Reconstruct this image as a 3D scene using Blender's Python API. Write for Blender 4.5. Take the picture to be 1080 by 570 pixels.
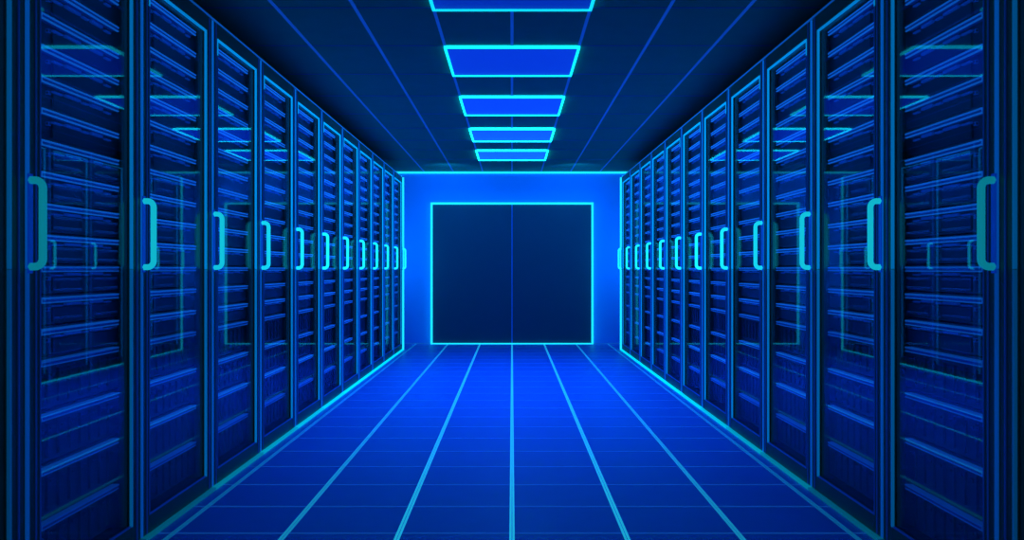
import bpy, bmesh, math
from mathutils import Vector
for o in list(bpy.data.objects): bpy.data.objects.remove(o)
S = bpy.context.scene
COL = S.collection
EYE = 1.172
# ------------------------------------------------------------------ camera
cam_d = bpy.data.cameras.new('camera'); cam = bpy.data.objects.new('camera', cam_d); COL.objects.link(cam)
cam.location = (0, 0, EYE); cam.rotation_euler = (math.pi/2, 0, 0)
cam_d.sensor_width = 36; cam_d.lens = 36*1030/1080; cam_d.shift_y = -1.0/1080
cam_d.clip_start = .05; cam_d.clip_end = 100
cam_d.dof.use_dof = True; cam_d.dof.focus_distance = 9.0; cam_d.dof.aperture_fstop = 7
S.camera = cam
# ------------------------------------------------------------------ exposure, world
S.view_settings.view_transform = 'Standard'; S.view_settings.look = 'None'
S.view_settings.exposure = 0; S.view_settings.gamma = 1; S.view_settings.use_curve_mapping = False
w = bpy.data.worlds.new('world'); S.world = w; w.use_nodes = True
w.node_tree.nodes['Background'].inputs[0].default_value = (.03, .85, 1.0, 1)
w.node_tree.nodes['Background'].inputs[1].default_value = .26
# ------------------------------------------------------------------ lamps of the ceiling fixtures
LIGHTS = [(-1.10, -.15), (.85, 1.80), (2.80, 3.76), (4.74, 5.70), (6.67, 7.64), (8.60, 9.60), (10.56, 11.57), (12.49, 13.57)]
LLEV = [.12, .12, .12, .15, .25, .42, .8, 1.0]
LPOW = [5, 5, 7, 20, 120, 235, 235, 75]
CEIL = EYE + 1.528
def spot(name, loc, rot, power, color, size=160, blend=.8):
    d = bpy.data.lights.new(name, 'SPOT'); d.energy = power; d.color = color
    d.spot_size = math.radians(size); d.spot_blend = blend; d.shadow_soft_size = 0
    o = bpy.data.objects.new(name, d); COL.objects.link(o); o.location = loc; o.rotation_euler = rot
    return o
for (a, b), p in zip(LIGHTS, LPOW):
    spot('ceiling_lamp', (0, (a+b)/2, CEIL-.06), (0, 0, 0), p, (.02, .135, 1.0), 125, 1.0)
# two added spots without fittings, brightening the end wall
for sx in (-1, 1):
    spot('added_wall_spot', (sx*.95, 13.85, CEIL-.16), (math.radians(66), 0, 0), 48, (.01, .29, 1.0), 124, .9)
    # unseen spots added behind the row ends to brighten the wall beside the door
    spot('added_gap_spot', (sx*1.95, 14.45, 1.35), (math.radians(90), 0, math.radians(sx*22)), 23, (.01, .36, 1.0), 150, .6)
# ------------------------------------------------------------------ materials
def new_mat(name):
    m = bpy.data.materials.new(name); m.use_nodes = True
    nt = m.node_tree; b = nt.nodes['Principled BSDF']
    return m, nt, b
def mat(name, base, rough=.5, metal=0, emit=None, strength=0, level=False, spec=.5, noise=0):
    m, nt, b = new_mat(name)
    b.inputs['Base Color'].default_value = (*base, 1)
    b.inputs['Roughness'].default_value = rough; b.inputs['Metallic'].default_value = metal
    b.inputs['Specular IOR Level'].default_value = spec
    if noise:
        tc = nt.nodes.new('ShaderNodeTexCoord')
        n = nt.nodes.new('ShaderNodeTexNoise'); n.inputs['Scale'].default_value = 6; n.inputs['Detail'].default_value = 5
        nt.links.new(tc.outputs['Object'], n.inputs['Vector'])
        r = nt.nodes.new('ShaderNodeMapRange'); r.inputs['To Min'].default_value = 1-noise; r.inputs['To Max'].default_value = 1+noise
        nt.links.new(n.outputs['Fac'], r.inputs['Value'])
        mx = nt.nodes.new('ShaderNodeVectorMath'); mx.operation = 'SCALE'; mx.inputs[0].default_value = base
        nt.links.new(r.outputs['Result'], mx.inputs['Scale']); nt.links.new(mx.outputs[0], b.inputs['Base Color'])
    if emit:
        b.inputs['Emission Color'].default_value = (*emit, 1); b.inputs['Emission Strength'].default_value = strength
        if level:       # object colour scales emission; glow falloff is painted in object by object
            oi = nt.nodes.new('ShaderNodeObjectInfo')
            mu = nt.nodes.new('ShaderNodeVectorMath'); mu.operation = 'MULTIPLY'; mu.inputs[1].default_value = emit
            nt.links.new(oi.outputs['Color'], mu.inputs[0]); nt.links.new(mu.outputs[0], b.inputs['Emission Color'])
    return m
M = {}
M['floor'] = mat('floor_tile', (.014, .25, .74), .42, 0, noise=.06, spec=.35)
M['joint'] = mat('floor_joint', (.12, .9, 1.0), .5, 0, (.012, .40, .46), 1.0, True)  # floor joints are no lamps; light on them put in as emission
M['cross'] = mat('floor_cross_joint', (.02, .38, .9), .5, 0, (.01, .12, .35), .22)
M['ceiling'] = mat('ceiling_tile', (.04, .33, .20), .7, 0, noise=.08, spec=.1)
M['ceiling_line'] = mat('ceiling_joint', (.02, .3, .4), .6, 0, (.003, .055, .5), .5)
M['ceiling_cross'] = mat('ceiling_cross_joint', (.02, .15, .5), .6, spec=.1)
M['wall'] = mat('wall_paint', (.01, .36, 1.0), .6, 0, noise=.03, spec=.2)
M['side_wall'] = mat('side_wall_paint', (.01, .05, .14), .6)
M['door'] = mat('door_paint', (.010, .09, .15), .5, 0, noise=.05, spec=.2)
M['door_seam'] = mat('door_seam', (.02, .22, .8), .4, 0, (.0, .1, .6), .18)
M['neon'] = mat('cyan_neon', (.0, .3, .4), .4, 0, (.009, .62, .80), 1.35)
M['frame_neon'] = mat('light_frame_neon', (.0, .3, .4), .4, 0, (.005, .84, 1.1), 4.2, True)
M['panel'] = mat('blue_diffuser', (.0, .05, .2), .4, 0, (.0025, .055, 1.0), 2.4, True, spec=.1)
M['cabinet'] = mat('cabinet_metal', (.012, .10, .07), .42, .3, noise=.05)
M['inside'] = mat('cabinet_inside', (.008, .09, .12), .7)
M['chassis'] = mat('server_chassis', (.012, .13, .18), .5, .2, noise=.1)
M['vent'] = mat('server_vent', (.01, .16, .55), .5, .2, (.0, .11, .8), .5, True)  # vents, rails and rail edges are no lamps; lit look put in as emission
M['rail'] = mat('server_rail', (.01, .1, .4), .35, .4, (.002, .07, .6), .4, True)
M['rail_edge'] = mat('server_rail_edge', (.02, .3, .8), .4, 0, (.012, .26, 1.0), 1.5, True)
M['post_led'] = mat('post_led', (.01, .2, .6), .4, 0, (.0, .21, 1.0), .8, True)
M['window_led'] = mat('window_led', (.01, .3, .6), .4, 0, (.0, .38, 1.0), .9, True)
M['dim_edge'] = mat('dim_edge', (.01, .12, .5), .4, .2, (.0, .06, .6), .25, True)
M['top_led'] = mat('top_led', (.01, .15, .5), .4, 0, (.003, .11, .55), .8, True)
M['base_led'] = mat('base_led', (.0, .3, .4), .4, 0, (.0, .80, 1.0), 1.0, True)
M['handle'] = mat('handle', (.0, .4, .6), .3, .0, (.01, .84, 1.0), 1.25, True)  # plain pull; the cyan light it reflects is put in as emission
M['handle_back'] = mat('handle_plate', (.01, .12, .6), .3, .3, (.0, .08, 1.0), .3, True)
def glass():
    m = bpy.data.materials.new('door_glass'); m.use_nodes = True; nt = m.node_tree; nt.nodes.clear()
    out = nt.nodes.new('ShaderNodeOutputMaterial'); mix = nt.nodes.new('ShaderNodeMixShader')
    t = nt.nodes.new('ShaderNodeBsdfTransparent'); t.inputs[0].default_value = (.78, .9, 1, 1)
    g = nt.nodes.new('ShaderNodeBsdfGlossy'); g.inputs['Roughness'].default_value = 0.0
    g.inputs['Color'].default_value = (.9, .95, 1, 1)
    mix.inputs[0].default_value = .08
    nt.links.new(t.outputs[0], mix.inputs[1]); nt.links.new(g.outputs[0], mix.inputs[2]); nt.links.new(mix.outputs[0], out.inputs[0])
    return m
M['glass'] = glass()
# ------------------------------------------------------------------ helpers
class MB:
    def __init__(s): s.bm = bmesh.new(); s.mats = []
    def _mi(s, m):
        if m not in s.mats: s.mats.append(m)
        return s.mats.index(m)
    def box(s, x0, x1, y0, y1, z0, z1, m, bev=0):
        x0, x1 = min(x0, x1), max(x0, x1)
        r = bmesh.ops.create_cube(s.bm, size=1); vs = r['verts']
        for v in vs:
            v.co = Vector(((x0+x1)/2+v.co.x*(x1-x0), (y0+y1)/2+v.co.y*(y1-y0), (z0+z1)/2+v.co.z*(z1-z0)))
        fs = {f for v in vs for f in v.link_faces}
        if bev:
            es = list({e for f in fs for e in f.edges})
            rr = bmesh.ops.bevel(s.bm, geom=es, offset=bev, segments=2, profile=.5, affect='EDGES')
            fs = {f for f in fs if f.is_valid} | set(rr['faces'])
        i = s._mi(m)
        for f in fs: f.material_index = i
        return s
    def tube(s, pts, r, m, n=10, sy=1.0):
        """tube through points lying in a plane of constant y (x-z path)"""
        i = s._mi(m); rings = []
        P = [Vector(p) for p in pts]
        for k, p in enumerate(P):
            a = P[max(k-1, 0)]; b = P[min(k+1, len(P)-1)]; t = (b-a).normalized()
            up = Vector((0, 1, 0)); side = t.cross(up).normalized()
            rings.append([s.bm.verts.new(p + side*r*math.cos(q) + up*r*sy*math.sin(q)) for q in [2*math.pi*j/n for j in range(n)]])
        for A, B in zip(rings, rings[1:]):
            for j in range(n):
                f = s.bm.faces.new((A[j], A[(j+1) % n], B[(j+1) % n], B[j])); f.material_index = i; f.smooth = True
        for R in (rings[0], rings[-1]):
            f = s.bm.faces.new(R); f.material_index = i
        return s
    def build(s, name, parent=None, level=None):
        bmesh.ops.recalc_face_normals(s.bm, faces=s.bm.faces)
        me = bpy.data.meshes.new(name); s.bm.to_mesh(me); s.bm.free()
        for m in s.mats: me.materials.append(M[m])
        o = bpy.data.objects.new(name, me); COL.objects.link(o)
        if parent: o.parent = parent
        if level is not None: o.color = (level, level, level, 1)
        return o
def empty(name, loc):
    o = bpy.data.objects.new(name, None); COL.objects.link(o); o.location = loc; o.empty_display_size = .1
    return o
def tag(o, label=None, cat=None, group=None, kind=None):
    for k, v in (('label', label), ('category', cat), ('group', group), ('kind', kind)):
        if v: o[k] = v
    return o
def copy_tree(o, parent=None):
    c = o.copy(); COL.objects.link(c); c.parent = parent
    for ch in list(o.children): copy_tree(ch, c)
    return c
def set_levels(o, f):
    v = f(o)
    if v is not None: o.color = (v*o.color[0], v*o.color[1], v*o.color[2], 1)
    for ch in o.children: set_levels(ch, f)
# ------------------------------------------------------------------ room
YB, YF = 15.28, -1.6            # end wall, open end behind the camera
WR = 1.588                      # rack fronts
b = MB(); b.box(-2.75, 2.75, YF, YB+.2, -.1, 0, 'floor'); fl = tag(b.build('floor'), 'blue polished raised floor of large square tiles', 'floor', kind='structure')
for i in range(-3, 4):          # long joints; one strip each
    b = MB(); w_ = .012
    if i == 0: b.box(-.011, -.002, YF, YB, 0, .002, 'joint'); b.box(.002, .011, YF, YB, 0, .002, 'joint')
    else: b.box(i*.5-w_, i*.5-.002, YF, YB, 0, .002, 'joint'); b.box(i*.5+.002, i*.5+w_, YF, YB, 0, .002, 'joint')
    b.build('joint_strip', fl, [1.0, .85, .45, .13][abs(i)])  # joints glow less away from the aisle centre, light falloff painted in
b = MB()
y = 4.327-.487*12
while y < YB:
    for s0, s1 in [(-1.588, -1.513), (-1.487, -1.013), (-.987, -.513), (-.487, -.011), (.011, .487), (.513, .987), (1.013, 1.487), (1.513, 1.588)]:
        b.box(s0, s1, y-.010, y+.010, 0, .0015, 'cross')
    y += .487
b.build('cross_joint', fl)
b = MB(); b.box(-2.75, 2.75, YF, YB+.2, CEIL, CEIL+.1, 'ceiling'); ce = tag(b.build('ceiling'), 'dark blue tiled ceiling above the aisle', 'ceiling', kind='structure')
CX = .4585
for i in (-4, -3, -2, -1, 1, 2, 3, 4):
    MB().box(i*CX-.010, i*CX+.010, YF, YB, CEIL-.004, CEIL, 'ceiling_line').build('joint_strip', ce)
b = MB(); prev = YF
for a, c in LIGHTS+[(YB, YB)]:
    b.box(-.010, .010, prev, a, CEIL-.004, CEIL, 'ceiling_line'); prev = c
b.build('joint_strip', ce)
b = MB()
for a, c in LIGHTS:
    for yy in (a, c):
        for j in (-4, -3, -2, 1, 2, 3):
            b.box(j*CX+.010, (j+1)*CX-.010, yy-.004, yy+.004, CEIL-.003, CEIL, 'ceiling_cross')
b.build('cross_joint', ce)
tag(MB().box(-2.75, 2.75, YB, YB+.2, 0, CEIL, 'wall').build('wall_back'), 'bright blue end wall around the double door', 'wall', kind='structure')
tag(MB().box(-2.85, -2.75, YF, YB+.2, 0, CEIL, 'side_wall').build('wall_left'), 'dark wall behind the left rack row', 'wall', kind='structure')
tag(MB().box(2.75, 2.85, YF, YB+.2, 0, CEIL, 'side_wall').build('wall_right'), 'dark wall behind the right rack row', 'wall', kind='structure')
# neon line where end wall meets ceiling, faint one at the floor
tag(MB().box(-2.7, 2.7, YB-.03, YB-.003, CEIL-.034, CEIL-.006, 'neon').build('trim_1'), 'cyan neon line along the top of the end wall', 'trim', kind='structure')
tag(MB().box(-1.9, -1.29, YB-.014, YB-.002, .001, .016, 'ceiling_line').box(1.29, 1.9, YB-.014, YB-.002, .001, .016, 'ceiling_line').build('trim_2'), 'thin blue skirting line at the foot of the end wall', 'trim', kind='structure')
# double door
DX, DZ = 1.255, 2.195
dr = tag(empty('door_1', (0, YB, 0)), 'dark double door outlined in cyan neon in the end wall', 'door', kind='structure')
for sx in (-1, 1):
    leaf = MB().box(sx*.010, sx*(DX-.018), -.05, -.006, .006, DZ-.018, 'door', .004).build('door_leaf', dr)
    MB().box(sx*.0025, sx*.009, -.056, -.03, .02, DZ-.025, 'door_seam').build('seam_strip', leaf)
b = MB(); t = .015
b.box(-DX-t, -DX+t, -.085, -.02, 0, DZ+t, 'neon', .004); b.box(DX-t, DX+t, -.085, -.02, 0, DZ+t, 'neon', .004)
b.box(-DX+t, DX-t, -.085, -.02, DZ-t, DZ+t, 'neon', .004); b.build('neon_frame', dr)
MB().box(-DX+t, DX-t, -.085, -.05, .0, .018, 'neon', .003).build('threshold_strip', dr)
# ------------------------------------------------------------------ ceiling lights
where = ['far behind the viewer', 'behind the viewer', 'above the viewer', 'cut by the top edge of the picture', 'largest one fully in view',
         'middle one of the five in view', 'second from the end wall', 'smallest, nearest the end wall']
proto = None
for i, ((a, c), lv) in enumerate(zip(LIGHTS, LLEV)):
    if i < 1: pass
    d = (c-a); r = empty('ceiling_light', (0, (a+c)/2, CEIL))
    tag(r, 'square blue ceiling light panel with cyan frame, ' + where[i], 'ceiling light', 'ceiling light panels down the aisle')
    MB().box(-CX+.01, CX-.01, -d/2+.01, d/2-.01, -.012, -.001, 'panel').build('diffuser', r, lv)
    t = .008; b = MB()
    b.box(-CX-t, -CX+t, -d/2-t, d/2+t, -.022, 0, 'frame_neon', .003); b.box(CX-t, CX+t, -d/2-t, d/2+t, -.022, 0, 'frame_neon', .003)
    b.box(-CX+t, CX-t, -d/2-t, -d/2+t, -.022, 0, 'frame_neon', .003); b.box(-CX+t, CX-t, d/2-t, d/2+t, -.022, 0, 'frame_neon', .003)
    b.build('light_frame', r, min(1, lv*1.25+.03))
# ------------------------------------------------------------------ racks
PW, RW, RH, RD = .99, .984, 2.5, 1.0
WZ0, WZ1, WY0, WY1 = .095, 2.414, .10, .885       # glass opening
def handle(s, parent, y=.016):
    """bracket pull: plate on the door edge, round bar standing off it"""
    z0, z1 = 1.168, 1.476; xo = .049*s
    pl = MB().box(.001*s, .008*s, y-.013, y+.020, z0-.01, z1+.01, 'handle_back', .002)
    h = pl.build('handle_plate', parent, 1)
    rc = .026; pts = [(.006*s, y, z0+.012)]
    for q in range(7):
        a = math.pi/2*q/6; pts.append((xo-s*rc+s*rc*math.sin(a), y, z0+.012+rc-rc*math.cos(a)))
    for q in range(7):
        a = math.pi/2*q/6; pts.append((xo-s*rc+s*rc*math.cos(a), y, z1-.012-rc+rc*math.sin(a)))
    pts.append((.006*s, y, z1-.012))
    g = MB().tube(pts, .0125, 'handle', 12, 1.1).build('handle', parent, 1)
    return h, g
def server(s, parent, z, h, tall):
    xf = -.075*s
    b = MB(); y0, y1 = .035, RW-.045
    b.box(-.80*s, xf, y0, y1, .003, h-.003, 'chassis', .003)
    # front relief
    if tall:
        n = 9
        for j in range(n):
            yy = y0+.08+j*.088
            b.box(xf, xf+.010*s, yy, yy+.012, .02, h-.05, 'chassis'); b.box(xf, xf+.008*s, yy+.03, yy+.06, h-.075, h-.066, 'chassis')
    else:
        b.box(xf, xf+.008*s, y0+.05, y0+.24, .018, h-.045, 'chassis', .002)
        b.box(xf, xf+.008*s, y0+.30, y1-.04, .012, h-.05, 'chassis', .002)
        for j, (a, l, zz) in enumerate([(.30, .07, 0), (.40, .12, .006), (.54, .05, .002), (.62, .10, .008), (.75, .05, 0)]):
            b.box(xf, xf+.012*s, y0+a, y0+a+l, h-.046+zz*.4, h-.040+zz, 'vent')
        b.box(xf, xf+.014*s, y0+.255, y0+.272, h-.06, h-.046, 'vent', .003)
    o = b.build('server_unit', parent, 1); o.location = (0, 0, z)
    # full-width pull rail
    r = MB(); a, c = .205, .865; xr = xf+.030*s; z0, z1 = h-.030, h-.010
    r.box(xf, xr, a, c, z0+.003, z1-.003, 'rail')
    r.box(xf+.004*s, xr+.003*s, a, c, z1-.006, z1, 'rail_edge'); r.box(xr-.006*s, xr+.002*s, a, c, z0, z0+.0045, 'rail_edge')
    r.box(xf+.004*s, xr+.002*s, a-.005, a, z0, z1, 'rail_edge')
    r.build('pull_rail', o, 1)
    return o
def make_rack(s):
    root = empty('server_rack', (0, 0, 0))
    b = MB()     # carcass: sides, top, bottom, back
    b.box(-RD*s, -.034*s, .004, .030, .0, RH, 'cabinet'); b.box(-RD*s, -.034*s, RW-.026, RW, .0, RH, 'cabinet')
    b.box(-RD*s, -.034*s, .030, RW-.026, RH-.03, RH, 'cabinet'); b.box(-RD*s, -.034*s, .030, RW-.026, .0, .07, 'cabinet')
    b.box(-RD*s, (-RD+.02)*s, .030, RW-.026, .07, RH-.03, 'inside')
    b.build('cabinet', root)
    MB().box(-.018*s, .003*s, .004, RW, RH-.001, RH+.006, 'top_led').build('top_edge_strip', root, 1)
    MB().box(-.004*s, .022*s, .0, PW, .0015, .016, 'base_led').build('floor_strip', root, 1)
    b = MB(); x0, x1 = -.032*s, 0     # door ring
    b.box(x0, x1, .006, WY0, .016, RH-.004, 'cabinet', .002); b.box(x0, x1, WY1, RW-.004, .016, RH-.004, 'cabinet', .002)
    b.box(x0, x1, WY0, WY1, .016, WZ0, 'cabinet'); b.box(x0, x1, WY0, WY1, WZ1, RH-.004, 'cabinet')
    door = b.build('rack_door', root)
    MB().box(-.018*s, -.012*s, WY0, WY1, WZ0, WZ1, 'glass').build('glass_pane', door)
    # light lines of the door
    MB().box(0, .004*s, -.005, .019, 1.172, RH-.01, 'post_led').build('post_light', door, 1)      # line split so its lower half is painted dimmer, as if less lit
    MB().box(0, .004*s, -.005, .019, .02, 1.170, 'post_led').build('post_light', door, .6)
    MB().box(0, .004*s, .064, .069, .02, RH-.01, 'dim_edge').box(0, .004*s, RW-.045, RW-.038, .02, RH-.01, 'dim_edge').build('door_groove', door, 1)
    MB().box(-.006*s, .004*s, WY1-.003, WY1+.010, 1.172, WZ1, 'window_led').box(-.006*s, .004*s, WY0, WY1-.012, WZ1-.010, WZ1, 'window_led') \
        .box(-.006*s, .004*s, WY0-.006, WY0, WZ1-.09, WZ1, 'window_led').build('window_light', door, 1)
    MB().box(-.006*s, .004*s, WY1-.003, WY1+.010, WZ0, 1.170, 'window_led').build('window_light', door, .5)  # lower half dimmer, downward falloff painted into the emission
    MB().box(-.006*s, .004*s, WY0, WY1-.012, WZ0, WZ0+.006, 'dim_edge').box(-.006*s, .003*s, WY0-.005, WY0, WZ0, WZ1-.09, 'dim_edge').build('window_bead', door, 1)
    handle(s, door)
    z = .100; q = 0
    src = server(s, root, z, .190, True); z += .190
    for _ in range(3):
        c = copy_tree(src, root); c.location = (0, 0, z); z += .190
        for o_ in [c]+list(c.children): o_.color = (.45, .45, .45, 1)  # lower units dimmer: light falling off downward is painted into their emission
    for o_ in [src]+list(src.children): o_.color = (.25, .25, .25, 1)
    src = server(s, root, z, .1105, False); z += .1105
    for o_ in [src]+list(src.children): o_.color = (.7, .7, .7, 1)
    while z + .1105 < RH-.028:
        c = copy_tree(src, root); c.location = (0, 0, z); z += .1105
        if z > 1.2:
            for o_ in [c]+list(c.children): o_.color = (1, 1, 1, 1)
    return root
def level_for(k):  # paints a brightening toward the end wall into each rack's emission
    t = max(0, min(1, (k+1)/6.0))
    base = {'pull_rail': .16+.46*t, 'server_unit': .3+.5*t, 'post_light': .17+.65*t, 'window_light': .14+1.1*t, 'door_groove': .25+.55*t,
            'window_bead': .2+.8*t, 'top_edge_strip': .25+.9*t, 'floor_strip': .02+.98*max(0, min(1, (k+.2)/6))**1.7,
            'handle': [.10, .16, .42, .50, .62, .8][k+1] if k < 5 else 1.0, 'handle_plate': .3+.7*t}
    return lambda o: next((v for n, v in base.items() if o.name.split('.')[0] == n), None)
ordn = ['first', 'second', 'third', 'fourth', 'fifth', 'sixth', 'seventh', 'eighth', 'ninth', 'tenth', 'eleventh', 'twelfth']
for side, s in (('left', 1), ('right', -1)):
    proto = make_rack(s)
    racks = [proto] + [copy_tree(proto) for _ in range(13)]
    opp = 'right'
    for r, k in zip(racks, range(-3, 11)):
        r.location = (-WR*s, 3.188+PW*k, 0)
        if k == 10: lab = f'narrowest-looking server rack in the {side} row, last before the end wall'
        elif k == -1: lab = f'server rack cut off by the {side} edge of the picture'
        elif k < -1: lab = f'server rack of the {side} row behind the viewer, {ordn[-k-2]} past the picture edge'
        elif k == 0: lab = f'largest dim server rack fully in view at the {side} edge, with teal handle'
        else: lab = f'tall glass-door server rack, {ordn[k]} from the viewer in the {side} row'
        tag(r, lab, 'server rack', f'server racks of the {side} row')
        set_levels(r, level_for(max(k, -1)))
    # panel closing the row
    e = empty('row_end_panel', (-WR*s, 3.188+PW*11, 0))
    tag(e, f'slim end panel closing the {side} rack row, edged in cyan neon beside the end wall', 'end panel')
    MB().box(-RD*s, 0, .002, .060, 0, RH, 'cabinet', .002).build('panel', e)
    MB().box(-.004*s, .026*s, .044, .066, 0, RH, 'neon').box(-.25*s, -.004*s, .048, .066, RH-.002, RH+.024, 'neon').build('neon_edge', e)
    MB().box(0, .014*s, .0, .044, .0015, .014, 'base_led').build('floor_strip', e, 1)
    handle(s, e, .022)
